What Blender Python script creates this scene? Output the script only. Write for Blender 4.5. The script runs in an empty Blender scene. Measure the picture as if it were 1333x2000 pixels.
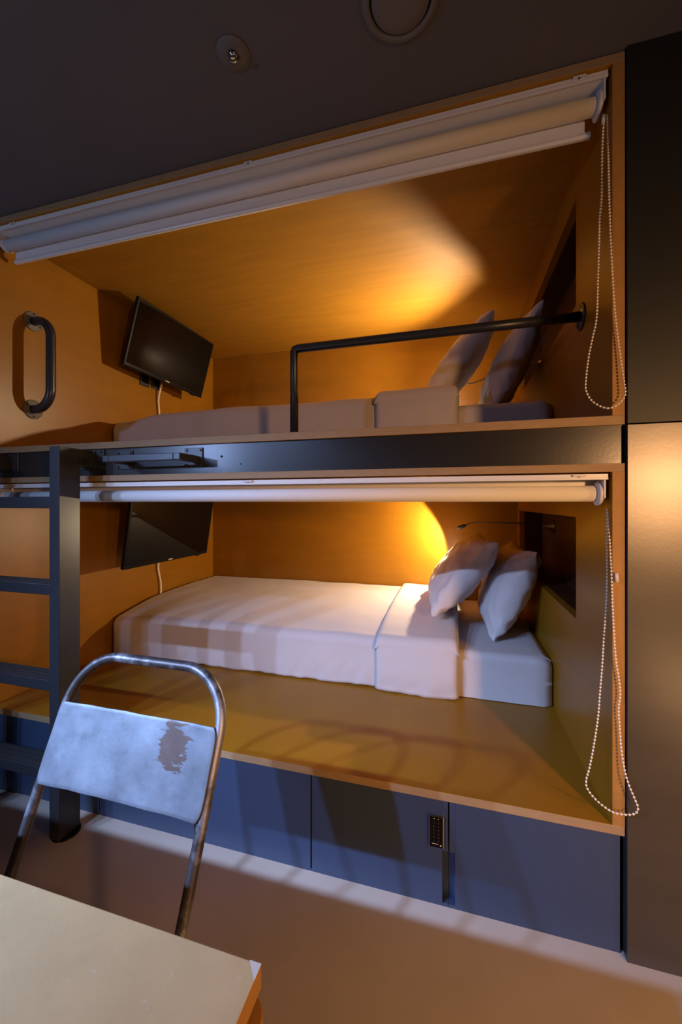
import bpy, bmesh, math, random
from math import pi, sin, cos, radians
from mathutils import Vector, Matrix, noise
random.seed(7)
SC = bpy.context.scene
COL = SC.collection

# ------------------------------------------------------------------ materials
def material(name, color, rough=.5, metal=0., spec=.5, var=0., vscale=6., vstretch=(1, 1, 1), bump=0., bscale=40.,
             second=None, mask_scale=4., mask=(.5, .6), sheen=0., emit=None, estr=0., coat=0.):
    m = bpy.data.materials.new(name); m.use_nodes = True
    nt = m.node_tree; N, L = nt.nodes, nt.links
    b = N['Principled BSDF']
    b.inputs['Base Color'].default_value = (*color, 1)
    b.inputs['Roughness'].default_value = rough
    b.inputs['Metallic'].default_value = metal
    b.inputs['Specular IOR Level'].default_value = spec
    if sheen: b.inputs['Sheen Weight'].default_value = sheen
    if coat: b.inputs['Coat Weight'].default_value = coat; b.inputs['Coat Roughness'].default_value = .15
    if emit:
        b.inputs['Emission Color'].default_value = (*emit, 1); b.inputs['Emission Strength'].default_value = estr
    tc = N.new('ShaderNodeTexCoord')
    col = None
    if var:
        mp = N.new('ShaderNodeMapping'); mp.inputs['Scale'].default_value = vstretch
        L.new(tc.outputs['Object'], mp.inputs['Vector'])
        n = N.new('ShaderNodeTexNoise'); n.inputs['Scale'].default_value = vscale; n.inputs['Detail'].default_value = 6
        n.inputs['Roughness'].default_value = .6
        L.new(mp.outputs['Vector'], n.inputs['Vector'])
        r = N.new('ShaderNodeValToRGB')
        r.color_ramp.elements[0].position = .25; r.color_ramp.elements[1].position = .75
        r.color_ramp.elements[0].color = (*[c * (1 - var) for c in color], 1)
        r.color_ramp.elements[1].color = (*[min(1, c * (1 + var)) for c in color], 1)
        L.new(n.outputs['Fac'], r.inputs['Fac']); col = r.outputs['Color']
    if second:
        n2 = N.new('ShaderNodeTexNoise'); n2.inputs['Scale'].default_value = mask_scale; n2.inputs['Detail'].default_value = 8
        n2.inputs['Roughness'].default_value = .65
        L.new(tc.outputs['Object'], n2.inputs['Vector'])
        r2 = N.new('ShaderNodeValToRGB'); r2.color_ramp.elements[0].position = mask[0]; r2.color_ramp.elements[1].position = mask[1]
        L.new(n2.outputs['Fac'], r2.inputs['Fac'])
        mx = N.new('ShaderNodeMix'); mx.data_type = 'RGBA'
        L.new(r2.outputs['Color'], mx.inputs['Factor'])
        if col: L.new(col, mx.inputs[6])
        else: mx.inputs[6].default_value = (*color, 1)
        mx.inputs[7].default_value = (*second, 1)
        col = mx.outputs[2]
    if col: L.new(col, b.inputs['Base Color'])
    if bump:
        n3 = N.new('ShaderNodeTexNoise'); n3.inputs['Scale'].default_value = bscale; n3.inputs['Detail'].default_value = 5
        L.new(tc.outputs['Object'], n3.inputs['Vector'])
        bp = N.new('ShaderNodeBump'); bp.inputs['Strength'].default_value = bump; bp.inputs['Distance'].default_value = .004
        L.new(n3.outputs['Fac'], bp.inputs['Height']); L.new(bp.outputs['Normal'], b.inputs['Normal'])
    return m

MDF = material('orange lacquered fibreboard', (.30, .128, .008), .36, spec=.30, var=.10, vscale=3., vstretch=(1, 1, 6), second=(.26, .108, .007), mask_scale=2.2, mask=(.45, .75), bump=.03, bscale=220)
MDF_C = material('lacquered fibreboard ceiling sheet', (.36, .165, .011), .62, spec=.35, var=.13, vscale=3., vstretch=(1, 9, 1), bump=.03, bscale=220)
EDGE_WARMLIT = material('warm-lit fibreboard post edge', (.34, .165, .04), .6, var=.12, vscale=30., bump=.05, bscale=300)  # raw edge colour made oranger to carry the warm light on the post
EDGE = material('raw fibreboard edge', (.32, .20, .10), .65, var=.12, vscale=30., vstretch=(1, 1, 4), bump=.05, bscale=300)
TABLE = material('raw fibreboard table', (.68, .48, .25), .5, var=.09, vscale=14., second=(.74, .60, .40), mask_scale=75., mask=(.62, .72), bump=.05, bscale=180)
TABLE_EDGE = material('table edge', (.42, .20, .045), .5, var=.1, vscale=20.)
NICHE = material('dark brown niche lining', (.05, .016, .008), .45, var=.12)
DOOR = material('blue grey cabinet lacquer', (.032, .050, .098), .42, var=.06, vscale=3., bump=.02, bscale=300)
DARKGAP = material('black gap', (.006, .006, .007), .8)
STEEL = material('dark brushed steel cladding', (.10, .092, .092), .34, metal=.75, var=.12, vscale=2.5, vstretch=(.6, 1, 3), bump=.02, bscale=120)
FASCIA = material('dark fascia steel', (.065, .062, .066), .26, metal=.7, var=.12, vscale=2.5, vstretch=(.6, 1, 3), bump=.02, bscale=120)
STEEL_UP = material('matt dark cladding', (.014, .014, .016), .5, metal=.2, var=.08)
LADDER = material('dark powder coated steel', (.032, .033, .042), .33, metal=.25, var=.1, vscale=8., bump=.02, bscale=250)
TREAD = material('black tread strip', (.02, .02, .022), .8, bump=.4, bscale=400)
CEIL = material('dark grey ceiling paint', (.125, .118, .135), .75, var=.05, vscale=1.5)
CEIL_FIX = material('grey fixture paint', (.16, .145, .15), .6)
FLOOR = material('warm grey screed floor', (.52, .44, .38), .42, var=.08, vscale=2.2, second=(.42, .335, .27), mask_scale=1.3, mask=(.4, .8), bump=.04, bscale=90)
WALL = material('dark plaster', (.07, .06, .055), .8, var=.05)
SHEET = material('white cotton sheet', (.56, .50, .50), .85, sheen=.15, bump=.10, bscale=26)
PILLOW = material('white cotton pillowcase', (.65, .575, .57), .85, sheen=.15, bump=.08, bscale=30)
BLIND = material('white blind fabric', (.72, .69, .70), .6, bump=.02, bscale=300)
WHITE = material('white enamelled aluminium', (.74, .72, .74), .35)
PLASTIC = material('white plastic', (.66, .64, .66), .4)
BEAD = material('off white plastic beads', (.85, .76, .68), .4)
TVBLK = material('black plastic', (.006, .006, .007), .35, spec=.15)
SCREEN = material('black glass screen', (.004, .0035, .0035), .03, spec=.22)
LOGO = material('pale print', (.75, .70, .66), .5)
SOCK = material('dark grey socket', (.03, .03, .033), .45)
CHROME = material('chrome', (.65, .62, .60), .14, metal=1.)
BRASS = material('satin nickel', (.62, .47, .34), .3, metal=1.)
LENS = material('lit lamp lens', (1, .9, .7), .5, emit=(1, .74, .42), estr=14.)
ZINC = None
TUBE = material('worn steel tube', (.07, .06, .062), .45, metal=.6, var=.3, vscale=22., second=(.34, .33, .38), mask_scale=9., mask=(.46, .6), bump=.15, bscale=60)
KEYS = material('faint keypad print', (.16, .15, .15), .5)

def zinc_material():
    m = material('zinc coated sheet with rust', (.135, .148, .18), .5, metal=.35, var=.38, vscale=13., second=(.21, .23, .27), mask_scale=7., mask=(.45, .72), bump=.10, bscale=60)
    nt = m.node_tree; N, L = nt.nodes, nt.links; b = N['Principled BSDF']
    src = b.inputs['Base Color'].links[0].from_socket
    tc = N.new('ShaderNodeTexCoord'); mp = N.new('ShaderNodeMapping')
    mp.inputs['Location'].default_value = (-.118 / .040, 0, -.685 / .046)
    mp.inputs['Scale'].default_value = (1 / .040, 0, 1 / .046)
    L.new(tc.outputs['Object'], mp.inputs['Vector'])
    ln = N.new('ShaderNodeVectorMath'); ln.operation = 'LENGTH'; L.new(mp.outputs['Vector'], ln.inputs[0])
    mp2 = N.new('ShaderNodeMapping'); mp2.inputs['Scale'].default_value = (26, 26, 95); L.new(tc.outputs['Object'], mp2.inputs['Vector'])
    n = N.new('ShaderNodeTexNoise'); n.inputs['Scale'].default_value = 1.; n.inputs['Detail'].default_value = 5; L.new(mp2.outputs['Vector'], n.inputs['Vector'])
    ma = N.new('ShaderNodeMath'); ma.operation = 'MULTIPLY_ADD'; ma.inputs[1].default_value = -2.4; L.new(n.outputs['Fac'], ma.inputs[0]); L.new(ln.outputs['Value'], ma.inputs[2])
    r = N.new('ShaderNodeValToRGB'); r.color_ramp.elements[0].position = .0; r.color_ramp.elements[0].color = (1, 1, 1, 1)
    r.color_ramp.elements[1].position = .12; r.color_ramp.elements[1].color = (0, 0, 0, 1)
    ad = N.new('ShaderNodeMath'); ad.operation = 'ADD'; ad.inputs[1].default_value = .42; L.new(ma.outputs[0], ad.inputs[0]); L.new(ad.outputs[0], r.inputs['Fac'])
    mx = N.new('ShaderNodeMix'); mx.data_type = 'RGBA'; L.new(r.outputs['Color'], mx.inputs['Factor'])
    L.new(src, mx.inputs[6]); mx.inputs[7].default_value = (.105, .065, .055, 1)
    L.new(mx.outputs[2], b.inputs['Base Color'])
    return m
ZINC = zinc_material()

# ------------------------------------------------------------------ helpers
def root_loc(o):
    while o.parent: o = o.parent
    return o.location
def obj(name, bm, mats, parent=None, bevel=0., smooth=False, local=False, origin=None, seg=2):
    """Link bm as ONE mesh object. World-coordinate geometry is moved into the frame of its thing's base."""
    bmesh.ops.recalc_face_normals(bm, faces=bm.faces[:])
    off = Vector((0, 0, 0))
    if not local:
        if parent: off = Vector(root_loc(parent))
        else:
            xs = [v.co for v in bm.verts]
            off = Vector(origin) if origin else Vector(((min(c.x for c in xs) + max(c.x for c in xs)) / 2, (min(c.y for c in xs) + max(c.y for c in xs)) / 2, min(c.z for c in xs)))
        for v in bm.verts: v.co -= off
    me = bpy.data.meshes.new(name); bm.to_mesh(me); bm.free()
    for m in (mats if isinstance(mats, (list, tuple)) else [mats]): me.materials.append(m)
    o = bpy.data.objects.new(name, me); COL.objects.link(o)
    if parent: o.parent = parent
    elif not local: o.location = off
    if smooth:
        for p in me.polygons: p.use_smooth = True
    if bevel:
        md = o.modifiers.new('edge', 'BEVEL'); md.width = bevel; md.segments = seg; md.limit_method = 'ANGLE'; md.angle_limit = radians(50)
    return o
def tag(o, label, cat, group=None):
    o['label'] = label; o['category'] = cat
    if group: o['group'] = group
    return o
def thing(name, loc, label, cat, group=None, rot=(0, 0, 0)):
    o = bpy.data.objects.new(name, None); o.empty_display_size = .05; COL.objects.link(o)
    o.location = loc; o.rotation_euler = rot
    return tag(o, label, cat, group)
def structure(name, bm, m, parent=None, **k):
    o = obj(name, bm, m, parent, **k)
    o['kind'] = 'structure'
    return o
def B(): return bmesh.new()
def box(bm, x0, x1, y0, y1, z0, z1, mi=0):
    vs = [bm.verts.new((x, y, z)) for z in (z0, z1) for y in (y0, y1) for x in (x0, x1)]
    fs = []
    for f in ((0, 1, 3, 2), (4, 6, 7, 5), (0, 4, 5, 1), (2, 3, 7, 6), (0, 2, 6, 4), (1, 5, 7, 3)):
        fc = bm.faces.new([vs[i] for i in f]); fc.material_index = mi; fs.append(fc)
    return fs
def cyl(bm, p0, p1, r0, r1=None, n=24, mi=0, caps=True):
    r1 = r0 if r1 is None else r1
    p0, p1 = Vector(p0), Vector(p1); d = (p1 - p0).normalized()
    a = d.orthogonal().normalized(); b = d.cross(a)
    rings = []
    for p, r in ((p0, r0), (p1, r1)):
        rings.append([bm.verts.new(p + (a * cos(2 * pi * i / n) + b * sin(2 * pi * i / n)) * r) for i in range(n)])
    for i in range(n):
        f = bm.faces.new((rings[0][i], rings[0][(i + 1) % n], rings[1][(i + 1) % n], rings[1][i])); f.material_index = mi; f.smooth = True
    if caps:
        for rg in rings:
            f = bm.faces.new(rg); f.material_index = mi
def tube(bm, pts, r, n=14, mi=0, closed=False):
    pts = [Vector(p) for p in pts]; N = len(pts)
    prev = None; rings = []
    for i, p in enumerate(pts):
        if closed: d = pts[(i + 1) % N] - pts[i - 1]
        else: d = pts[min(i + 1, N - 1)] - pts[max(i - 1, 0)]
        d.normalize()
        if prev is None: a = d.orthogonal().normalized()
        else:
            a = prev - d * prev.dot(d)
            a = a.normalized() if a.length > 1e-6 else d.orthogonal().normalized()
        prev = a; b = d.cross(a)
        rr = r[i] if isinstance(r, (list, tuple)) else r
        rings.append([bm.verts.new(p + (a * cos(2 * pi * k / n) + b * sin(2 * pi * k / n)) * rr) for k in range(n)])
    M = N if closed else N - 1
    for i in range(M):
        A, Bq = rings[i], rings[(i + 1) % N]
        for k in range(n):
            f = bm.faces.new((A[k], A[(k + 1) % n], Bq[(k + 1) % n], Bq[k])); f.material_index = mi; f.smooth = True
    if not closed:
        for rg in (rings[0], rings[-1]):
            f = bm.faces.new(rg); f.material_index = mi
def lathe(bm, c, axis, prof, n=32, mi=0):
    """prof: list of (radius, distance along axis)"""
    c = Vector(c); d = Vector(axis).normalized(); a = d.orthogonal().normalized(); b = d.cross(a)
    rings = []
    for r, h in prof:
        if r < 1e-6: rings.append([bm.verts.new(c + d * h)])
        else: rings.append([bm.verts.new(c + d * h + (a * cos(2 * pi * i / n) + b * sin(2 * pi * i / n)) * r) for i in range(n)])
    for A, Bq in zip(rings, rings[1:]):
        for i in range(n):
            j = (i + 1) % n
            if len(A) == 1 and len(Bq) == 1: continue
            if len(A) == 1: f = bm.faces.new((A[0], Bq[i], Bq[j]))
            elif len(Bq) == 1: f = bm.faces.new((A[i], A[j], Bq[0]))
            else: f = bm.faces.new((A[i], A[j], Bq[j], Bq[i]))
            f.material_index = mi; f.smooth = True
def sphere(bm, c, r, n=8, m=6, mi=0, sc=(1, 1, 1)):
    c = Vector(c); rings = [[bm.verts.new(c + Vector((0, 0, r * sc[2])))]]
    for i in range(1, m):
        t = pi * i / m
        rings.append([bm.verts.new(c + Vector((r * sc[0] * sin(t) * cos(2 * pi * k / n), r * sc[1] * sin(t) * sin(2 * pi * k / n), r * sc[2] * cos(t)))) for k in range(n)])
    rings.append([bm.verts.new(c - Vector((0, 0, r * sc[2])))])
    for A, Bq in zip(rings, rings[1:]):
        for k in range(n):
            j = (k + 1) % n
            if len(A) == 1: f = bm.faces.new((A[0], Bq[k], Bq[j]))
            elif len(Bq) == 1: f = bm.faces.new((A[k], A[j], Bq[0]))
            else: f = bm.faces.new((A[k], A[j], Bq[j], Bq[k]))
            f.material_index = mi; f.smooth = True
def spline(pts, n=12):
    pts = [Vector(p) for p in pts]; out = []
    for i in range(len(pts) - 1):
        p0, p1, p2, p3 = pts[max(i - 1, 0)], pts[i], pts[i + 1], pts[min(i + 2, len(pts) - 1)]
        for k in range(n):
            t = k / n
            out.append(.5 * ((2 * p1) + (p2 - p0) * t + (2 * p0 - 5 * p1 + 4 * p2 - p3) * t * t + (3 * p1 - p0 - 3 * p2 + p3) * t ** 3))
    out.append(pts[-1]); return out
def arc(c, r, a0, a1, n, ax, ay):
    c = Vector(c); return [c + Vector(ax) * r * cos(a0 + (a1 - a0) * i / n) + Vector(ay) * r * sin(a0 + (a1 - a0) * i / n) for i in range(n + 1)]

# ------------------------------------------------------------------ measures (metres; the bunk's face is at y = FACE)
FACE = 1.2105
XL, XR, YB = -1.87, .408, 2.82          # inner left panel, inner right panel, inner back
LEDGE, UPFL = .347, 1.433               # tops of the two sleeping platforms
CEILZ = 2.397

# ------------------------------------------------------------------ setting
b = B(); box(b, -3.2, 3.6, -1.9, 2.95, -.06, 0); structure('floor', b, FLOOR)
b = B(); box(b, -3.2, 3.6, -1.9, 2.95, CEILZ, CEILZ + .06); structure('ceiling', b, CEIL)
b = B(); box(b, -3.2, 3.6, -1.96, -1.9, 0, CEILZ); structure('wall_rear', b, WALL)
b = B(); box(b, -3.26, -3.2, -1.9, 2.95, 0, CEILZ); structure('wall_left', b, WALL)
b = B(); box(b, 3.6, 3.66, -1.9, 2.95, 0, CEILZ); structure('wall_right', b, WALL)
b = B(); box(b, -3.2, 3.6, 2.95, 3.0, 0, CEILZ); structure('wall_back', b, WALL)
b = B(); box(b, .439, 3.6, 1.203, 1.26, 0, 1.4065); structure('wall_panel', b, STEEL, bevel=.0015)
b = B(); box(b, .439, 3.6, 1.203, 1.26, 1.4085, CEILZ); structure('wall_panel_upper', b, STEEL_UP, bevel=.0015)  # darker colour stands in for a tilt that loses the lamp highlight
b = B(); box(b, -3.2, XL - .03, 1.212, 1.26, 0, CEILZ); structure('wall_panel_far', b, STEEL_UP)

# ------------------------------------------------------------------ bunk bed
bunk = thing('bunk_bed', (-.73, 2.0, 0), 'built-in orange fibreboard double bunk with two open sleeping berths', 'bunk bed')
def mdf_board(name, x0, x1, y0, y1, z0, z1, sheet=MDF):
    """A fibreboard sheet: lacquered faces, raw sawn edge to the front."""
    bm = B()
    for f in box(bm, x0, x1, y0, y1, z0, z1):
        f.normal_update()
        c = f.calc_center_median()
        if abs(c.y - y0) < 1e-5: f.material_index = 1
    return obj(name, bm, [sheet, EDGE], bunk, bevel=.0012)
mdf_board('bed_base', XL - .025, .437, FACE, YB, LEDGE - .025, LEDGE)
mdf_board('bed_base', XL - .025, .437, FACE, YB, UPFL - .025, UPFL)
mdf_board('berth_ceiling', XL - .025, .437, FACE, YB, 1.2835, 1.306)
mdf_board('top_board', XL - .025, .437, FACE, YB, 2.367, 2.392, MDF_C)
for z0, z1 in ((LEDGE, 1.2835), (UPFL, 2.367)):
    mdf_board('left_panel', XL - .025, XL, FACE, YB, z0, z1)
    bm = B(); box(bm, XL - .025, .437, YB, YB + .025, z0, z1); obj('back_panel', bm, MDF, bunk)
for z0, z1, n0, n1 in ((LEDGE, 1.2835, .803, 1.153), (UPFL, 2.367, 1.88, 2.245)):
    bm = B(); Y0, Y1 = 1.535, 2.74
    for (ya, yb, za, zb) in ((FACE, Y0, z0, z1), (Y1, YB, z0, z1), (Y0, Y1, z0, n0), (Y0, Y1, n1, z1)):
        for f in box(bm, XR, .437, ya, yb, za, zb):
            if abs(f.calc_center_median().y - FACE) < 1e-5: f.material_index = 2 if z0 > 1 else 1
    pn = obj('right_panel', bm, [MDF, EDGE_WARMLIT, EDGE_WARMLIT], bunk)
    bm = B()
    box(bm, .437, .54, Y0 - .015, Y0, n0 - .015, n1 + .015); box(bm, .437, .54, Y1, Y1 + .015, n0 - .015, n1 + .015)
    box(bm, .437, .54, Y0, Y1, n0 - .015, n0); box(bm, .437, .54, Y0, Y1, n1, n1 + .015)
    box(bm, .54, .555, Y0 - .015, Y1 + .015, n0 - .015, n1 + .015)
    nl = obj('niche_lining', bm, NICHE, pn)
bm = B(); box(bm, XL - .03, .433, FACE + .010, FACE + .030, 1.306, 1.408); fascia = obj('fascia', bm, FASCIA, bunk)
fascia['label'] = 'dark steel fascia strip between the berths'
for x, z in ((-.775, 1.363), (-.70, 1.335)):
    bm = B(); cyl(bm, (x, FACE + .011, z), (x, FACE + .007, z), .0035 if x < -.77 else .0018, n=12)
    obj('screw', bm, DARKGAP, fascia)

b = B(); box(b, XL - .02, -1.7425, FACE + .009, FACE + .027, 0, LEDGE - .026); obj('end_panel', b, DOOR, bunk)
# ------------------------------------------------------------------ storage cabinets under the bunk
edges = [-1.74, -1.308, -.867, -.444, -.012, .431]
labels = ['dark blue-grey cabinet below the lower berth, behind the ladder rungs',
          'dark blue-grey cabinet below the lower berth, behind the chair backrest',
          'dark blue-grey cabinet below the lower berth, just right of the chair backrest',
          'dark blue-grey cabinet below the lower berth with an electronic keypad lock',
          'dark blue-grey cabinet below the lower berth, nearest the metal wall panel']
DY = FACE + .009
def door_bm(x0, x1, notch_l, notch_r):
    bm = B(); z0, z1 = .012, .318; g = .0022; w = .016; zt = .168
    xs0 = x0 + g + (0 if not notch_l else 0)
    if not notch_l and not notch_r: box(bm, x0 + g, x1 - g, DY, DY + .018, z0, z1)
    elif notch_r:
        box(bm, x0 + g, x1 - g - w, DY, DY + .018, z0, z1); box(bm, x1 - g - w, x1 - g, DY, DY + .018, zt, z1)
    else:
        box(bm, x0 + g + w, x1 - g, DY, DY + .018, z0, z1); box(bm, x0 + g, x0 + g + w, DY, DY + .018, zt, z1)
    return bm
cab4_door = None
for i in range(5):
    x0, x1 = edges[i], edges[i + 1]
    cab = thing('storage_cabinet', ((x0 + x1) / 2, DY, 0), labels[i], 'cabinet', 'storage cabinets under the lower berth')
    d = obj('door', door_bm(x0, x1, i in (2, 4), i in (1, 3)), DOOR, cab, bevel=.001)
    bm = B()
    box(bm, x0 + .0005, x1 - .0005, DY + .028, DY + .045, 0.0, .319)           # inner front behind the door
    box(bm, x0 + .0005, x0 + .012, DY + .045, DY + .5, .0, .319); box(bm, x1 - .012, x1 - .0005, DY + .045, DY + .5, .0, .319)
    box(bm, x0 + .012, x1 - .012, DY + .045, DY + .5, .0, .012); box(bm, x0 + .012, x1 - .012, DY + .5, DY + .512, .0, .319)
    obj('carcass', bm, DOOR if i in (1, 2, 3, 4) else DOOR, cab)
    bm = B(); box(bm, x0 + .0005, x1 - .0005, DY + .004, DY + .027, .0, .010); obj('plinth', bm, DOOR, cab)
    if i == 3: cab4_door = d
# keypad lock
bm = B(); kx, kz = -.047, .2275; kw, kh = .0215, .047
box(bm, kx - kw, kx + kw, DY - .0095, DY - .0002, kz - kh, kz + kh, 0)
lock = obj('keypad_lock', bm, [CHROME], cab4_door, bevel=.002)
lock['label'] = 'black keypad in a chrome surround'
bm = B(); box(bm, kx - kw + .0025, kx + kw - .0025, DY - .0112, DY - .0090, kz - kh + .0025, kz + kh - .004)
obj('keypad_face', bm, SCREEN, cab4_door)
bm = B()
def glyph(bm, ch, x, z, s, y, t=.0006):
    seg = {'1': 'bc', '2': 'abged', '3': 'abgcd', '4': 'fgbc', '5': 'afgcd', '6': 'afgedc', '7': 'abc', '8': 'abcdefg', '9': 'abfgcd', '0': 'abcdef', '*': 'g', '#': 'gad'}[ch]
    w, h = s * .5, s
    R = {'a': (-w / 2, w / 2, h / 2 - t, h / 2), 'd': (-w / 2, w / 2, -h / 2, -h / 2 + t), 'g': (-w / 2, w / 2, -t / 2, t / 2),
         'b': (w / 2 - t, w / 2, 0, h / 2), 'c': (w / 2 - t, w / 2, -h / 2, 0), 'f': (-w / 2, -w / 2 + t, 0, h / 2), 'e': (-w / 2, -w / 2 + t, -h / 2, 0)}
    for q in seg:
        a = R[q]; box(bm, x + a[0], x + a[1], y - .0003, y, z + a[2], z + a[3])
for r in range(6):
    for c in range(2):
        glyph(bm, ('12', '34', '56', '78', '90', '*#')[r][c], kx - .0065 + .013 * c, kz + .027 - .0105 * r, .0042, DY - .0112)
obj('key_digits', bm, KEYS, cab4_door)
bm = B()
for dx in (-.006, .006):
    bq = B(); box(bq, kx + dx - .0012, kx + dx + .0012, DY - .0116, DY - .0112, kz + .0385, kz + .0405); obj('status_light', bq, LOGO, cab4_door)
for k in range(7): box(bm, kx - .0125 + .0026 * k, kx - .0125 + .0026 * k + .0019, DY - .0116, DY - .0112, kz - .0352, kz - .0335)
cyl(bm, (kx + .0125, DY - .0112, kz - .0375), (kx + .0125, DY - .0116, kz - .0375), .0022, n=14)
obj('printed_mark', bm, LOGO, cab4_door)

# ------------------------------------------------------------------ bedding
def nz(x, y, z, s): return noise.noise(Vector((x * s, y * s, z * s)))
def bed(base, front_top, mid_top, left_top, band_bottom, where):
    """mattress + duvet with its turned-back end"""
    yf, xl, xr = 1.828, XL + .035, XR - .006
    # mattress: rounded box under a fitted sheet
    bm = B()
    NX, NP = 60, 40
    top = base + .203
    prof = []
    for k in range(NP + 1):                           # front bottom -> front top -> back
        t = k / NP
        if t < .35: prof.append((yf, base + .003 + (top - .035 - base) * (t / .35)))
        elif t < .6:
            a = (t - .35) / .25 * pi / 2
            prof.append((yf + .032 * (1 - cos(a)), top - .032 + .032 * sin(a)))
        else: prof.append((yf + .032 + (YB - .02 - yf - .032) * ((t - .6) / .4), top))
    rows = []
    for i in range(NX + 1):
        x = xl + (xr - xl) * i / NX
        e = min(1, (xr - x) / .03); e2 = min(1, (x - xl) / .03)
        dr = (1 - math.sqrt(max(0, 1 - (1 - e) ** 2))) * .02 + (1 - math.sqrt(max(0, 1 - (1 - e2) ** 2))) * .02
        row = []
        for k, (y, z) in enumerate(prof):
            w = .004 * nz(x, z * .3, y, 7) + .0035 * nz(x * 2.4 + z * 2, z, y, 9)
            dip = .040 * min(1, max(0, (.0 - x) / .04)); q = max(0, (z - base - .05) / .15)
            row.append(bm.verts.new((x, y + dr + w + .010 * min(1, max(0, (.0 - x) / .04)) if k < .6 * NP else y, z - q * dip - (dr + .3 * abs(w) if z > base + .1 else 0))))
        rows.append(row)
    for i in range(NX):
        for k in range(NP):
            bm.faces.new((rows[i][k], rows[i + 1][k], rows[i + 1][k + 1], rows[i][k + 1]))
    bm.faces.new(rows[0][::-1] + [bm.verts.new((xl, YB - .02, base + .003))]); bm.faces.new(rows[-1] + [bm.verts.new((xr, YB - .02, base + .003))])
    for f in bm.faces: f.smooth = True
    tag(obj('mattress', bm, SHEET), 'white sheeted mattress on the %s platform' % where, 'mattress', 'berth mattresses')
    # duvet
    root = thing('duvet', (-1.1, 2.3, top), 'white duvet with turned-back end on the %s mattress' % where, 'duvet', 'berth duvets')
    def topz(x, y):
        s = min(1, max(0, (x - xl) / .35)); s = s * s * (3 - 2 * s)
        ft = left_top + (front_top - left_top) * s
        q = min(1, max(0, (y - yf) / .55)); q = q * (2 - q)
        return ft + (mid_top - ft) * q + .006 * nz(x, y, 0, 3.2) + .003 * nz(x, y, 3, 9)
    def sheet(name, x0, x1, lift, zbot, mat, bulge, parent):
        bm = B(); NX = max(24, int((x1 - x0) * 70)); top_n, rnd, drop = 34, 12, 16
        G = []
        R = .05
        for i in range(NX + 1):
            x = x0 + (x1 - x0) * i / NX
            ex = min((x - x0), (x1 - x)); em = min(1, ex / .035); em = math.sqrt(max(0, 1 - (1 - em) ** 2))
            yfx = yf - .014 - lift - bulge * (.5 + .5 * nz(x, 0, 1.7, 5)) * .5
            row = []
            for k in range(top_n):
                y = YB - .012 - (YB - .012 - (yfx + R)) * k / top_n
                row.append(Vector((x, y, topz(x, y) + lift * em)))
            zt = topz(x, yfx + R) + lift * em
            for k in range(rnd):
                a = pi / 2 * k / rnd
                row.append(Vector((x, yfx + R - R * sin(a), zt - R + R * cos(a))))
            hem = zbot + .006 * nz(x, 2, 0, 6) + .003 * nz(x, 5, 0, 17)
            for k in range(drop + 1):
                t = k / drop; z = (zt - R) + (hem - (zt - R)) * t
                fold = (.006 * nz(x * 1.0, z * .6, 4, 8) + .004 * nz(x * 1.6 - z, z * .8, 9, 15)) * (.3 + t)
                fold += bulge * sin(pi * min(1, t * 1.05)) * .35 * em
                row.append(Vector((x, yfx - fold + (1 - em) * lift * .7, z)))
            G.append([bm.verts.new(p) for p in row])
        for i in range(NX):
            for k in range(len(G[0]) - 1):
                f = bm.faces.new((G[i][k], G[i + 1][k], G[i + 1][k + 1], G[i][k + 1])); f.smooth = True
        o = obj(name, bm, mat, parent)
        s = o.modifiers.new('thickness', 'SOLIDIFY'); s.thickness = .010; s.offset = -1
        return o
    sheet('cover', xl - .012, .018, .0, base + .006 if band_bottom < base + .03 else base + .012, SHEET, .010, root)
    f = sheet('folded_edge', -.345, .026, .022, band_bottom, SHEET, .028, root)
    f['label'] = 'turned-back end of the duvet'
bed(LEDGE, .578, .618, .548, LEDGE + .004, 'lower')
bed(UPFL, 1.700, 1.70, 1.655, UPFL + .105, 'upper')

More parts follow.
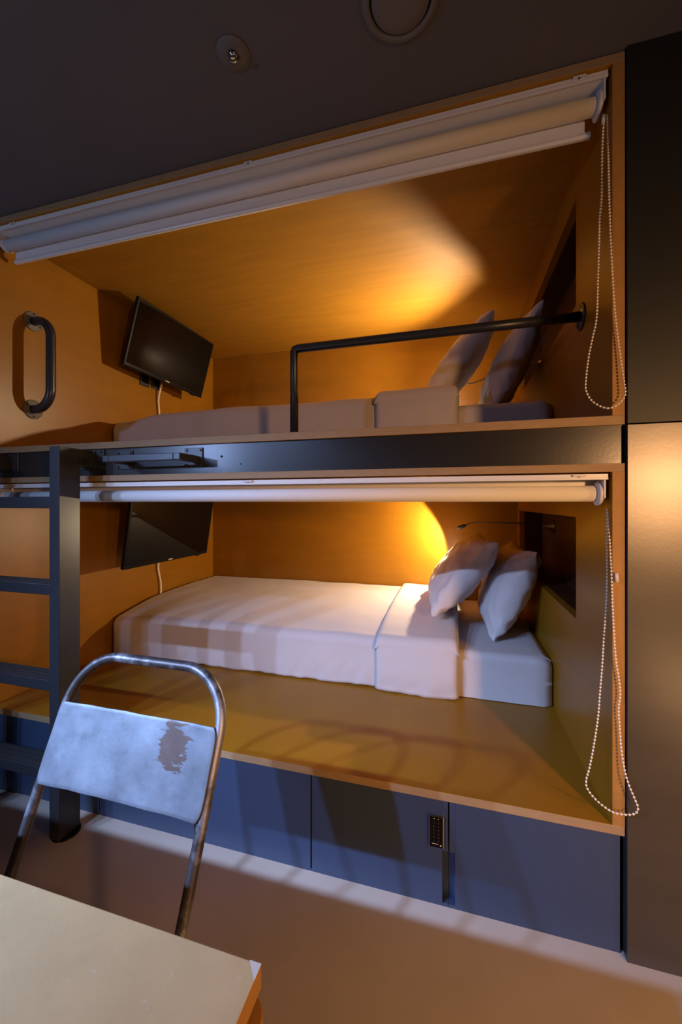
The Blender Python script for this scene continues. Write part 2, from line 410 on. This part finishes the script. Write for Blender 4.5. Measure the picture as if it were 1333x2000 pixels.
def pillow(base, lean, ynear, yfar, xbase, hh, thick, label, seed, yaw=0., sag=0.):
    """Cushion leaning towards the right panel; its long side runs into the berth."""
    bm = B(); N = 44; a = (yfar - ynear) / 2; h = hh / 2
    def pt(u, v, side):
        pin = 1 - .09 * (1 - v * v) ** 1.0 * abs(u) ** 3
        pin2 = 1 - .10 * (1 - u * u) * abs(v) ** 3
        X = a * u * pin; V = h * v * pin2
        t = ((1 - u ** 2) * (1 - v ** 2))
        t = thick / 2 * max(0, t) ** .42
        t += (.013 * noise.noise(Vector((u * 2.2 + seed, v * 2.2, side * 3))) + .009 * noise.noise(Vector((u * 6 + seed, v * 5, side * 5)))) * min(1, t / .02)
        # creases running out of the corners
        cr = sin((abs(u) - abs(v)) * 18 + seed) * .0065 * (abs(u) * abs(v)) ** 1.2 * min(1, t / .01)
        edge = .016 * noise.noise(Vector((u * 3 + seed * 2, v * 3, 7))) * (1 - min(1, t / .05))
        return X, V - sag * max(0, -v) * 0, side * (t + cr) + edge + .02 * (u * u - .5) * 0
    vt = {}
    for side in (1, -1):
        for i in range(N + 1):
            for j in range(N + 1):
                u = sin((i / N - .5) * pi); v = sin((j / N - .5) * pi)
                rim = i in (0, N) or j in (0, N)
                if rim and side == -1: vt[(side, i, j)] = vt[(1, i, j)]; continue
                X, V, T = pt(u, v, side)
                vt[(side, i, j)] = bm.verts.new((X, V, T))
    for side in (1, -1):
        for i in range(N):
            for j in range(N):
                q = [vt[(side, i, j)], vt[(side, i + 1, j)], vt[(side, i + 1, j + 1)], vt[(side, i, j + 1)]]
                f = bm.faces.new(q if side == 1 else q[::-1]); f.smooth = True
    # local X -> into the berth (+Y), local Y -> up the lean, local Z -> front face
    th = radians(lean)
    U = Vector((cos(th), 0, sin(th))); W = Vector((-sin(th), 0, cos(th))); D = Vector((0, 1, 0))
    rz = Matrix.Rotation(yaw, 3, 'Z')
    zmin = 9
    for v in bm.verts:
        c = v.co; p = rz @ (D * c.x + W * c.z) + rz @ (U * (c.y + h)); v.co = p; zmin = min(zmin, p.z)
    for v in bm.verts: v.co += Vector((xbase, (ynear + yfar) / 2, base - zmin))
    return tag(obj('pillow', bm, PILLOW), label, 'pillow', 'berth pillows')
pillow(.646, 50, 1.97, 2.60, -.115, .47, .20, 'white pillow in the lower berth leaning on the other pillow, farther from the niche wall', 1.3, radians(4))
pillow(.556, 66, 1.97, 2.58, .175, .46, .20, 'white pillow in the lower berth standing nearest the niche wall', 4.1, radians(2))
pillow(1.728, 53, 1.96, 2.40, -.115, .47, .17, 'white pillow in the upper berth slumped on the other pillow, farther from the niche wall', 2.2, radians(5))
pillow(1.645, 66, 1.96, 2.52, .165, .52, .17, 'white pillow in the upper berth standing nearest the niche wall', 6.4, radians(3))

# ------------------------------------------------------------------ televisions
def television(c, yaw, tilt, roll, w, label, where):
    n0 = Vector((cos(yaw), sin(yaw), 0)); a = Vector((-sin(yaw), cos(yaw), 0)); z = Vector((0, 0, 1))
    n = n0 * cos(tilt) - z * sin(tilt); u = z * cos(tilt) + n0 * sin(tilt)
    a2 = a * cos(roll) + u * sin(roll); u2 = u * cos(roll) - a * sin(roll)
    M = Matrix((( a2.x, n.x * -1, u2.x), (a2.y, n.y * -1, u2.y), (a2.z, n.z * -1, u2.z)))   # local x right, y back, z up
    root = thing('television', c, label, 'television', 'berth televisions', M.to_euler())
    h = w * .6016
    bm = B(); t = .012
    box(bm, -w / 2, w / 2, 0, .022, -h / 2, h / 2)
    obj('housing', bm, TVBLK, root, bevel=.005, local=True, seg=3)
    bm = B(); box(bm, -w * .42, w * .42, .021, .045, -h * .42, h * .30)
    obj('back_cover', bm, TVBLK, root, bevel=.012, local=True, seg=3)
    bm = B(); box(bm, -w / 2 + .013, w / 2 - .013, -.0012, .002, -h / 2 + .020, h / 2 - .013); obj('screen', bm, SCREEN, root, local=True)
    bm = B(); box(bm, -.016, .016, -.0012, .0005, -h / 2 + .008, -h / 2 + .013); obj('logo', bm, LOGO, root, local=True)
    bm = B(); box(bm, w / 2 - .10, w / 2 - .065, .004, .018, -h / 2 - .006, -h / 2 + .001); obj('sensor', bm, TVBLK, root, local=True)
    bm = B(); inv = M.transposed()
    p1 = inv @ (Vector((XL + .013, c[1] + .02, c[2] - .02)) - Vector(c))
    cyl(bm, (0, .04, -.02), p1, .016, n=14); cyl(bm, (0, .040, -.02), (0, .055, -.02), .045, n=20)
    q = [inv @ (Vector((XL + dx, c[1] + .02 + dy, c[2] - .02 + dz)) - Vector(c)) for dx in (.001, .014) for dy in (-.05, .05) for dz in (-.05, .05)]
    vs = [bm.verts.new(p) for p in q]
    for f in ((0, 1, 3, 2), (4, 6, 7, 5), (0, 4, 5, 1), (2, 3, 7, 6), (0, 2, 6, 4), (1, 5, 7, 3)): bm.faces.new([vs[i] for i in f])
    obj('wall_mount', bm, SOCK, root, local=True)
    return root
television((-1.686, 2.12, 2.142), -.098, .253, -.047, .639, 'black flat television tilted down on the upper berth end wall', 'upper')
television((-1.607, 2.024, 1.048), -.087, .182, .024, .657, 'black flat television tilted down on the lower berth end wall', 'lower')
def cable(pts, label):
    bm = B(); P = spline(pts, 14); L = 0; rs = []
    for i, p in enumerate(P):
        if i: L += (P[i] - P[i - 1]).length
        rs.append(.0062 + .0014 * sin(L * 2 * pi / .012))
    # resample densely so that the spiral wrap reads
    Q = []; 
    for i in range(len(P) - 1):
        for k in range(4): Q.append(P[i].lerp(P[i + 1], k / 4))
    Q.append(P[-1]); L = 0; rs = []
    for i, p in enumerate(Q):
        if i: L += (Q[i] - Q[i - 1]).length
        rs.append(.0066 + .0016 * sin(L * 2 * pi / .013))
    tube(bm, Q, rs, n=10); tag(obj('television_cable', bm, BEAD, smooth=True), label, 'cable', 'spiral wrapped television cables')
cable([(-1.835, 2.19, 1.985), (-1.845, 2.186, 1.945), (-1.856, 2.182, 1.88), (-1.858, 2.19, 1.80), (-1.858, 2.192, 1.66)], 'white spiral-wrapped cable hanging below the upper television')
cable([(-1.835, 2.185, .93), (-1.85, 2.18, .85), (-1.857, 2.182, .77), (-1.857, 2.203, .68), (-1.857, 2.204, .585)], 'white spiral-wrapped cable hanging below the lower television')
for y, z, lb in ((2.072, 1.978, 'dark wall socket under the upper television, farther from the cable'), (2.172, 1.985, 'dark wall socket under the upper television, holding the cable plug')):
    r = thing('wall_socket', (XL, y, z), lb, 'socket', 'sockets under the upper television')
    bm = B(); box(bm, XL + .0005, XL + .010, y - .038, y + .038, z - .042, z + .042); obj('plate', bm, SOCK, r, bevel=.003)
    bm = B(); box(bm, XL + .010, XL + .0125, y - .024, y + .024, z - .024, z + .024); obj('insert', bm, TVBLK, r, bevel=.001)

# ------------------------------------------------------------------ roller blinds
def chain_bm(paths, bead=.0029, pitch=.0092):
    bm = B()
    for pts in paths:
        P = spline(pts, 20); tube(bm, P[::4] + [P[-1]], .0006, n=5)
        acc = 0; last = P[0]; sphere(bm, last, bead, 8, 6)
        for p in P[1:]:
            d = (p - last).length
            while d >= pitch:
                last = last + (p - last) * (pitch / d); sphere(bm, last, bead, 8, 6); d = (p - last).length
    return bm
def clutch(bm, x, y, z, r):
    lathe(bm, (x, y, z), (1, 0, 0), [(0, -.004), (r * .8, -.004), (r, 0), (r, .006), (r * .9, .010), (r * .35, .012), (0, .012)], 28)
def blind(zr0, zr1, ry0, ry1, tc, tr, drop, bar, label, group, chains, joiner, ch_x):
    ty, tz = tc; xa, xb = -1.845, .385
    root = thing('roller_blind', (-.73, ty, tz), label, 'blind', group)
    bm = B(); box(bm, -1.858, .402, ry0, ry1, zr0, zr1); box(bm, -1.858, .402, ry0 - .002, ry0 + .004, zr0 - .003, zr0 + .003); box(bm, -1.85, .392, ry1 - .0025, ry1, zr0 - .030, zr0 + .001); obj('headrail', bm, WHITE, root, bevel=.001)  # includes a back lip added to stop lamp light leaking over the roll
    for x in (.332, -.672, -1.759):
        bm = B(); box(bm, x - .016, x + .016, ry0 - .007, ry0 - .0005, zr1 - .007, zr1 - .002)
        cyl(bm, (x, ry0 - .0035, zr1 - .0072), (x, ry0 - .0035, zr1 - .0085), .003, n=10, mi=1)
        obj('clip', bm, [PLASTIC, SOCK], root, bevel=.001)
    bm = B(); prof = [(xa, tr), (xb, tr)]
    cyl(bm, (xa, ty, tz), (xb, ty, tz), tr, n=48)
    if drop:
        box(bm, xa + .012, xb - .022, ty + tr - .0012, ty + tr, drop, tz)
    obj('rolled_fabric', bm, BLIND, root)
    if bar:
        bm = B(); ybar = ty + tr
        pts = [(-.006, bar[1]), (.006, bar[1]), (.0085, bar[0] + .007), (.005, bar[0]), (-.005, bar[0]), (-.0085, bar[0] + .007)]
        A = [bm.verts.new((xa + .004, ybar + .004 + p[0], p[1])) for p in pts]; C = [bm.verts.new((xb - .006, ybar + .004 + p[0], p[1])) for p in pts]
        for i in range(6): bm.faces.new((A[i], A[(i + 1) % 6], C[(i + 1) % 6], C[i]))
        bm.faces.new(A[::-1]); bm.faces.new(C); obj('bottom_bar', bm, WHITE, root, bevel=.002)
    for sx, x in ((1, .393), (-1, -1.855)):
        bm = B()
        x0, x1 = sorted((x, x + .005 * sx)); box(bm, x0, x1, ry0 + .004, ry1 - .004, tz - tr * .6, zr0 + .001)
        if sx > 0: clutch(bm, .386, ty, tz, tr + .012)
        else: clutch(bm, -1.855, ty, tz, tr + .004)
        obj('end_bracket', bm, PLASTIC, root, bevel=.0015)
    obj('pull_chain', chain_bm(chains), BEAD, root)
    if joiner:
        bm = B(); cyl(bm, joiner[0], joiner[1], .0042, n=12); obj('chain_joiner', bm, PLASTIC, root)
    return root
UP = [(0.3944, 1.232, 2.2376), (0.3908, 1.232, 2.1495), (0.3896, 1.232, 2.0386), (0.3836, 1.2286, 1.9679), (0.381, 1.2241, 1.9099), (0.3761, 1.2163, 1.8095), (0.3698, 1.2072, 1.6962), (0.3588, 1.2027, 1.6409), (0.3478, 1.1983, 1.5858), (0.3403, 1.1932, 1.5236), (0.3409, 1.1909, 1.4958), (0.3546, 1.1888, 1.4685), (0.3802, 1.1874, 1.4503), (0.4, 1.1874, 1.4491), (0.4177, 1.1886, 1.4614), (0.4299, 1.1904, 1.4822), (0.4276, 1.1938, 1.5232), (0.4194, 1.2, 1.6062), (0.4089, 1.2, 1.7149), (0.4019, 1.2, 1.8505), (0.3984, 1.2036, 1.9884), (0.4019, 1.2213, 2.1379), (0.4035, 1.232, 2.2499)]
LO = [(0.4035, 1.235, 1.1833), (0.4035, 1.235, 1.107), (0.4035, 1.235, 0.9958), (0.4015, 1.235, 0.9261), (0.3931, 1.2279, 0.8304), (0.3873, 1.2209, 0.7633), (0.3786, 1.2124, 0.6834), (0.3732, 1.2068, 0.6307), (0.3598, 1.1983, 0.5516), (0.3486, 1.1927, 0.4988), (0.3405, 1.1896, 0.4695), (0.3411, 1.1873, 0.4495), (0.3557, 1.1847, 0.4287), (0.3785, 1.1821, 0.411), (0.4011, 1.1804, 0.4011), (0.4238, 1.1799, 0.401), (0.4397, 1.1799, 0.4044), (0.4511, 1.1804, 0.4116), (0.455, 1.1818, 0.4244), (0.4491, 1.1841, 0.4425), (0.436, 1.1885, 0.4777), (0.4284, 1.1927, 0.5132), (0.4235, 1.1983, 0.5622), (0.4206, 1.2, 0.6143), (0.4183, 1.2, 0.6609), (0.4218, 1.2, 0.6976), (0.4194, 1.2, 0.7348), (0.4124, 1.2, 0.7877), (0.4078, 1.2, 0.8544), (0.4042, 1.2, 0.9349), (0.4019, 1.2, 1.0155), (0.4035, 1.216, 1.0949), (0.4035, 1.232, 1.1834)]
blind(2.350, 2.3655, 1.222, 1.288, (1.262, 2.307), .0225, 2.256, (2.243, 2.260),
      'white roller blind above the upper berth with its fabric and bottom bar hanging slightly', 'berth roller blinds', [UP], ((.3944, 1.232, 2.2528), (.3932, 1.232, 2.2323)), 0)
blind(1.2665, 1.2795, 1.222, 1.288, (1.262, 1.227), .0225, None, None,
      'white roller blind above the lower berth, rolled up fully', 'berth roller blinds', [LO], ((.4136, 1.2008, 1.017), (.4148, 1.2005, .9935)), 0)

# ------------------------------------------------------------------ grab handle on the end panel of the upper berth
hx, hy, zt, zb = XL, 1.385, 2.040, 1.634
t = thing('grab_handle', (hx, hy, zb), 'dark blue-black tubular grab handle on the end panel of the upper berth', 'handle')
R, P, rt = .085, .108, .0195
pts = [(hx + .002, hy, zt)] + arc((hx + P - R, hy, zt - R), R, pi / 2, 0, 14, (1, 0, 0), (0, 0, 1)) + arc((hx + P - R, hy, zb + R), R, 0, -pi / 2, 14, (1, 0, 0), (0, 0, 1)) + [(hx + .002, hy, zb)]
b = B(); tube(b, pts, rt, n=24); obj('bar', b, LADDER, t)
for z in (zt, zb):
    b = B(); lathe(b, (hx + .0008, hy, z), (1, 0, 0), [(0, 0), (.044, 0), (.044, .003), (.042, .0045), (0, .0045)], 36)
    for k in range(3):
        a = k * 2 * pi / 3 + (pi / 2 if z == zt else -pi / 2) ; cyl(b, (hx + .005, hy + .033 * cos(a), z + .033 * sin(a)), (hx + .0062, hy + .033 * cos(a), z + .033 * sin(a)), .004, n=10, mi=1)
    obj('flange', b, [CEIL_FIX, DARKGAP], t)

# ------------------------------------------------------------------ guard rail of the upper berth
ry, rz_, rx = 1.472, 1.813, -.607
t = thing('guard_rail', (rx, ry, UPFL), 'dark round guard rail along the front of the upper berth', 'rail')
b = B(); r = .0165
pts = [(rx, ry, UPFL + .001), (rx, ry, rz_ - .012), (rx + .0035, ry, rz_ - .0035), (rx + .012, ry, rz_), (-.2, ry, rz_ + .001), (.1, ry, rz_ + .001), (XR - .004, ry, rz_ + .001)]
tube(b, pts, r, n=28); obj('tube', b, LADDER, t)
b = B(); lathe(b, (XR - .001, ry, rz_), (-1, 0, 0), [(0, 0), (.043, 0), (.043, .003), (.041, .005), (0, .005)], 36)
for k in range(4):
    a = k * pi / 2 + pi / 4; cyl(b, (XR - .006, ry + .032 * cos(a), rz_ + .032 * sin(a)), (XR - .0075, ry + .032 * cos(a), rz_ + .032 * sin(a)), .004, n=10, mi=1)
obj('flange', b, [LADDER, DARKGAP], t)

# ------------------------------------------------------------------ ladder
t = thing('ladder', (-1.58, 1.12, 0), 'dark steel bunk ladder standing on the floor, bracketed to the fascia', 'ladder')
PX = ((-1.382, -1.336), (-1.822, -1.776)); y0, y1 = 1.080, 1.163
for xa, xb in PX:
    b = B(); box(b, xa, xb, y0, y1, .006, 1.402); po = obj('post', b, LADDER, t, bevel=.0022)
    b = B(); box(b, xa + .0008, xb - .0008, y1, FACE + .0095, 1.336, 1.402); obj('arm', b, LADDER, t, bevel=.002)
    b = B(); xc = (xa + xb) / 2
    box(b, xc - .060, xc + .078, FACE + .004, FACE + .0098, 1.330, 1.4055)
    for dx in (-.048, .036, .064):
        for z in (1.340, 1.397): cyl(b, (xc + dx, FACE + .004, z), (xc + dx, FACE - .001, z), .0055, n=6)
    obj('bracket_plate', b, LADDER, t, bevel=.001)
    b = B(); cyl(b, (xc, y0 + .046, 0), (xc, y0 + .046, .006), .046, n=32); obj('foot_pad', b, TVBLK, t)
for ztop in (1.222, .912, .570, .252):
    b = B(); box(b, -1.776, -1.382, y0 + .002, y1 - .002, ztop - .040, ztop); rg = obj('rung', b, LADDER, t, bevel=.003)
    b = B()
    for k in range(3): box(b, -1.772, -1.386, y0 + .012 + .022 * k, y0 + .026 + .022 * k, ztop - .0005, ztop + .002)
    obj('tread', b, TREAD, rg)

# ------------------------------------------------------------------ U bracket on the fascia
t = thing('step_bracket', (-1.03, FACE, 1.36), 'grey U-shaped steel bar bracket bolted to the fascia beside the ladder', 'bracket')
b = B(); zc0, zc1, yf = 1.344, 1.367, 1.113
for x in (-1.181, -.889): box(b, x, x + .026, yf, FACE + .006, zc0, zc1)
box(b, -1.155, -.889, yf, yf + .026, zc0, zc1)
obj('bar', b, LADDER, t, bevel=.002)
for x in (-1.187, -.886):
    b = B(); box(b, x - .037, x + .037, FACE + .005, FACE + .0098, 1.327, 1.397)
    for dx in (-.028, .028):
        for z in (1.336, 1.388): cyl(b, (x + dx, FACE + .005, z), (x + dx, FACE + .001, z), .005, n=8)
    obj('plate', b, LADDER, t, bevel=.001)

# ------------------------------------------------------------------ folding chair
CX, LEAN = -.685, .42
def fr(x, z, off=0.):                                   # a point of the leaning frame at height z
    n = Vector((0, -1, LEAN)).normalized() * off
    return Vector((x, .44 + LEAN * z, z)) + n
def make_chair(dx, label):
    t = thing('folding_chair', (CX, .55, 0), label, 'chair', None)
    w, top, R, rt = .210, .828, .115, .0112
    pts = [fr(CX - w, .004), fr(CX - w, .20), fr(CX - w, .45), fr(CX - w, top - R)]
    k = math.sqrt(1 + LEAN ** 2)
    for a in range(1, 13): th = pi - a * pi / 24; pts.append(fr(CX - w + R + R * cos(th), top - R + R * sin(th) * .97))
    for a in range(0, 13): th = pi / 2 - a * pi / 24; pts.append(fr(CX + w - R + R * cos(th), top - R + R * sin(th) * .97))
    pts += [fr(CX + w, .45), fr(CX + w, .20), fr(CX + w, .004)]
    b = B(); tube(b, pts, rt, n=18); obj('frame', b, TUBE, t)
    # backrest: one curved sheet with rolled edges in front of the tubes
    b = B(); NX, NZ = 46, 22; G = []
    for i in range(NX + 1):
        s = i / NX * 2 - 1; row = []
        for j in range(NZ + 1):
            q = j / NZ; z = .572 + (.725 - .572) * q
            cr = 1 - .045 * max(0, (abs(q - .5) * 2) ** 8)
            bend = -.006 * (1 - s * s)
            dent = .0022 * nz(s * 3, z * 12, 3, 1.3)
            zz = z + .0014 * nz(s * 2.5, q * .3, 8, 1.2) * (abs(q - .5) * 2) ** 3
            row.append(b.verts.new(fr(CX + s * .212 * cr, zz, .0135 + bend + dent)))
        G.append(row)
    for i in range(NX):
        for j in range(NZ):
            f = b.faces.new((G[i][j], G[i + 1][j], G[i + 1][j + 1], G[i][j + 1])); f.smooth = True
    o = obj('backrest', b, ZINC, t); s = o.modifiers.new('thickness', 'SOLIDIFY'); s.thickness = .0028; s.offset = 0
    bv = o.modifiers.new('edge', 'BEVEL'); bv.width = .001; bv.segments = 2; bv.limit_method = 'ANGLE'
    # seat and rear legs
    b = B(); G = []
    for i in range(21):
        s = i / 20 * 2 - 1; row = []
        for j in range(21):
            q = j / 20; row.append(b.verts.new((CX + s * .19 * (1 - .06 * q), .585 - .36 * q, .432 + .02 * q - .010 * (1 - s * s) * (1 - (2 * q - 1) ** 2))))
        G.append(row)
    for i in range(20):
        for j in range(20): f = b.faces.new((G[i][j], G[i][j + 1], G[i + 1][j + 1], G[i + 1][j])); f.smooth = True
    o = obj('seat', b, ZINC, t); s = o.modifiers.new('thickness', 'SOLIDIFY'); s.thickness = .004; s.offset = 0
    for sx in (-1, 1):
        b = B(); tube(b, [(CX + sx * .187, .40, .425), (CX + sx * .187, .60, .26), (CX + sx * .187, .78, .006)], .0098, n=14); obj('leg', b, TUBE, t)
    b = B(); tube(b, [(CX - .187, .70, .12), (CX + .187, .70, .12)], .008, n=12); tube(b, [fr(CX - w, .16), fr(CX + w, .16)], .008, n=12); obj('stretcher', b, TUBE, t)
    return t
make_chair(0, 'worn steel folding chair with a zinc backrest and rust patch, drawn up to the table')

# ------------------------------------------------------------------ table
t = thing('table', (-1.2, .0, 0), 'raw fibreboard table with two stacked boards in the foreground', 'table')
b = B()
TX, TY, TX0, TY0 = -.184, .361, -2.25, -.42
for f in box(b, TX0, TX, TY0, TY, .716, .740):
    f.normal_update()
    if abs(f.normal.z) < .5: f.material_index = 1
tt = obj('tabletop', b, [TABLE, TABLE_EDGE], t, bevel=.0012)
b = B(); vs = []
R = .022
pts = [(TX0, TY0), (TX + .010, TY0)] + [(TX + .010 - R + R * cos(a * pi / 16), TY - R + R * sin(a * pi / 16)) for a in range(9)] + [(TX0, TY)]
lo_ = [b.verts.new((p[0], p[1], .686)) for p in pts]; hi_ = [b.verts.new((p[0], p[1], .709)) for p in pts]
b.faces.new(lo_[::-1]); b.faces.new(hi_)
for i in range(len(pts)): b.faces.new((lo_[i], lo_[(i + 1) % len(pts)], hi_[(i + 1) % len(pts)], hi_[i]))
obj('lower_board', b, TABLE_EDGE, t, bevel=.0012)
b = B(); box(b, TX0 + .012, TX - .012, TY0 + .012, TY - .012, .7085, .7165); obj('spacer', b, DARKGAP, t)
for x in (TX0 + .12, TX - .12):
    for y in (TY0 + .10, TY - .10):
        b = B(); cyl(b, (x, y, 0), (x, y, .687), .017, n=20); obj('leg', b, LADDER, t)
b = B(); 
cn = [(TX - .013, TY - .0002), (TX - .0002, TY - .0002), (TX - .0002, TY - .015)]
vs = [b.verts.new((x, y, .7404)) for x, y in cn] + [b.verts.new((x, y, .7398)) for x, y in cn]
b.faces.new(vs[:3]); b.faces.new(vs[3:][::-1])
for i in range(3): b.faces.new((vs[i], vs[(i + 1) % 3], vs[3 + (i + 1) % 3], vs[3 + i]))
o = obj('pale_corner', b, LOGO, tt); o['label'] = 'pale triangular corner'  # thin pale triangle laid over the tabletop's far right corner

# ------------------------------------------------------------------ ceiling fittings
sx, sy = -.563, .942
t = thing('sprinkler', (sx, sy, CEILZ - .03), 'small fire sprinkler head in a round plate on the dark ceiling', 'sprinkler')
b = B(); lathe(b, (sx, sy, CEILZ - .0004), (0, 0, -1), [(.014, 0), (.045, 0), (.044, .0025), (.018, .004), (.014, .004)], 40); obj('cover_plate', b, CEIL_FIX, t)
b = B(); lathe(b, (sx, sy, CEILZ - .0005), (0, 0, -1), [(0, 0), (.0125, 0), (.0125, .005), (.009, .008), (.0075, .010), (0, .010)], 24); obj('head', b, CHROME, t)
b = B()
for a in (0, pi): tube(b, [(sx + .006 * cos(a), sy + .006 * sin(a), CEILZ - .009), (sx + .009 * cos(a), sy + .009 * sin(a), CEILZ - .014), (sx + .003 * cos(a), sy + .003 * sin(a), CEILZ - .019)], .0015, n=8)
lathe(b, (sx, sy, CEILZ - .019), (0, 0, -1), [(0, 0), (.0105, .0), (.0105, .0012), (0, .0015)], 20); obj('deflector', b, CHROME, t)
b = B(); cyl(b, (sx, sy, CEILZ - .010), (sx, sy, CEILZ - .0188), .0022, n=10); obj('bulb', b, material('red glass bulb', (.35, .08, .12), .1), t)
vx, vy = -.120, .945
t = thing('ceiling_vent', (vx, vy, CEILZ - .02), 'round grey disc valve on the dark ceiling', 'vent')
b = B(); lathe(b, (vx, vy, CEILZ - .0004), (0, 0, -1), [(.073, 0), (.093, 0), (.092, .005), (.082, .009), (.074, .008), (.073, 0)], 56); obj('ring', b, CEIL_FIX, t)
b = B(); lathe(b, (vx, vy, CEILZ - .0006), (0, 0, -1), [(0, 0), (.0729, 0), (.0729, .001), (0, .001)], 48); obj('throat', b, DARKGAP, t)
b = B(); lathe(b, (vx, vy, CEILZ - .004), (0, 0, -1), [(0, 0), (.066, 0), (.0685, .003), (.066, .006), (.04, .008), (0, .009)], 48); obj('disc', b, CEIL_FIX, t)

# ------------------------------------------------------------------ reading lamps in the berths
def lamp(base, head, aim, via, label, energy, size, blend):
    t = thing('reading_lamp', base, label, 'lamp', 'berth reading lamps')
    bx, by, bz = base
    b = B(); lathe(b, (bx, by, bz), (-1, 0, 0), [(0, 0), (.034, 0), (.034, .003), (.020, .014), (.008, .042), (.006, .055), (0, .055)], 32); obj('base', b, BRASS, t)
    hd = Vector(head); ax = Vector(aim).normalized(); back = hd - ax * .055
    b = B(); P = spline([(bx - .05, by, bz)] + via + [back - ax * .05, back], 14); tube(b, P, .0035, n=10); obj('gooseneck', b, SOCK, t)
    b = B(); lathe(b, back, ax, [(0, 0), (.006, 0), (.0115, .012), (.0125, .055), (.0115, .0555), (.011, .052), (0, .052)], 24); h = obj('head', b, SOCK, t)
    b = B(); lathe(b, back + ax * .0522, ax, [(0, 0), (.0108, 0), (.0108, .001), (0, .001)], 20); obj('lens', b, LENS, h)
    l = bpy.data.lights.new('reading_light', 'SPOT'); l.energy = energy; l.color = (1, .76, .47); l.spot_size = radians(size); l.spot_blend = blend; l.shadow_soft_size = .012
    o = bpy.data.objects.new('reading_light', l); COL.objects.link(o); o.location = hd + ax * .012
    o.rotation_euler = ax.to_track_quat('-Z', 'Y').to_euler()
lamp((.539, 2.44, 1.072), (.030, 2.63, 1.042), (-.92, -.12, -.36), [(.40, 2.46, 1.085), (.22, 2.55, 1.085)], 'gooseneck reading lamp glowing beside the pillows of the lower berth', 52, 143, .12)
lamp((.539, 2.56, 2.03), (.03, 2.47, 1.94), (-.80, -.55, .12), [(.40, 2.60, 2.03), (.26, 2.60, 1.99)], 'gooseneck reading lamp behind the pillows of the upper berth', 66, 172, .8)

# ------------------------------------------------------------------ room light
def point(name, loc, e, color, r):
    l = bpy.data.lights.new(name, 'POINT'); l.energy = e; l.color = color; l.shadow_soft_size = r
    o = bpy.data.objects.new(name, l); o.location = loc; COL.objects.link(o)
def area(name, loc, target, e, color, sx, sy, spread=180):
    l = bpy.data.lights.new(name, 'AREA'); l.shape = 'RECTANGLE'; l.size = sx; l.size_y = sy; l.energy = e; l.color = color; l.spread = radians(spread)
    o = bpy.data.objects.new(name, l); o.location = loc; COL.objects.link(o)
    o.rotation_euler = (Vector(target) - Vector(loc)).to_track_quat('-Z', 'Y').to_euler()
for x in (-3.0, -2.35, -1.7):
    area('cool_key', (x, -1.37, 2.33), (-.55, 1.15, .22), 5.2, (.38, .57, 1.0), .06, .04, 42)  # unseen cool source split into a row, beams narrowed to shape the shadows
point('cool_fill', (-2.1, -.7, 1.66), 27, (.38, .57, 1.0), .05)  # unseen cool fill added for the blinds, placed by the fascia highlight
area('warm_lamp', (1.35, -.7, 1.35), (.45, 1.2, .75), 12, (1, .52, .20), .14, .14, 96)
area('warm_lamp_far', (2.05, .15, 1.2), (.2, .9, .0), 5, (1, .52, .20), .16, .16, 120)
area('warm_lamp_low', (1.25, -.2, .22), (.4, 1.2, .4), 3, (1, .55, .22), .14, .10)
w = bpy.data.worlds.new('room'); w.use_nodes = True; SC.world = w
w.node_tree.nodes['Background'].inputs[0].default_value = (.5, .45, .5, 1); w.node_tree.nodes['Background'].inputs[1].default_value = .03

# ------------------------------------------------------------------ camera
cd = bpy.data.cameras.new('camera'); cam = bpy.data.objects.new('camera', cd); COL.objects.link(cam); SC.camera = cam
cd.sensor_fit = 'HORIZONTAL'; cd.sensor_width = 36; cd.lens = 36 * 777 / 1333
cd.shift_y = -17 / 1333; cd.clip_start = .02
cam.location = (0, 0, 1.2); cam.rotation_euler = (pi / 2, 0, radians(15.7065))
SC.view_settings.view_transform = 'Standard'; SC.view_settings.look = 'None'
SC.view_settings.gamma = 1; SC.view_settings.exposure = 0
SC.cycles.max_bounces = 8; SC.cycles.caustics_reflective = False; SC.cycles.caustics_refractive = False; SC.cycles.use_denoising = True
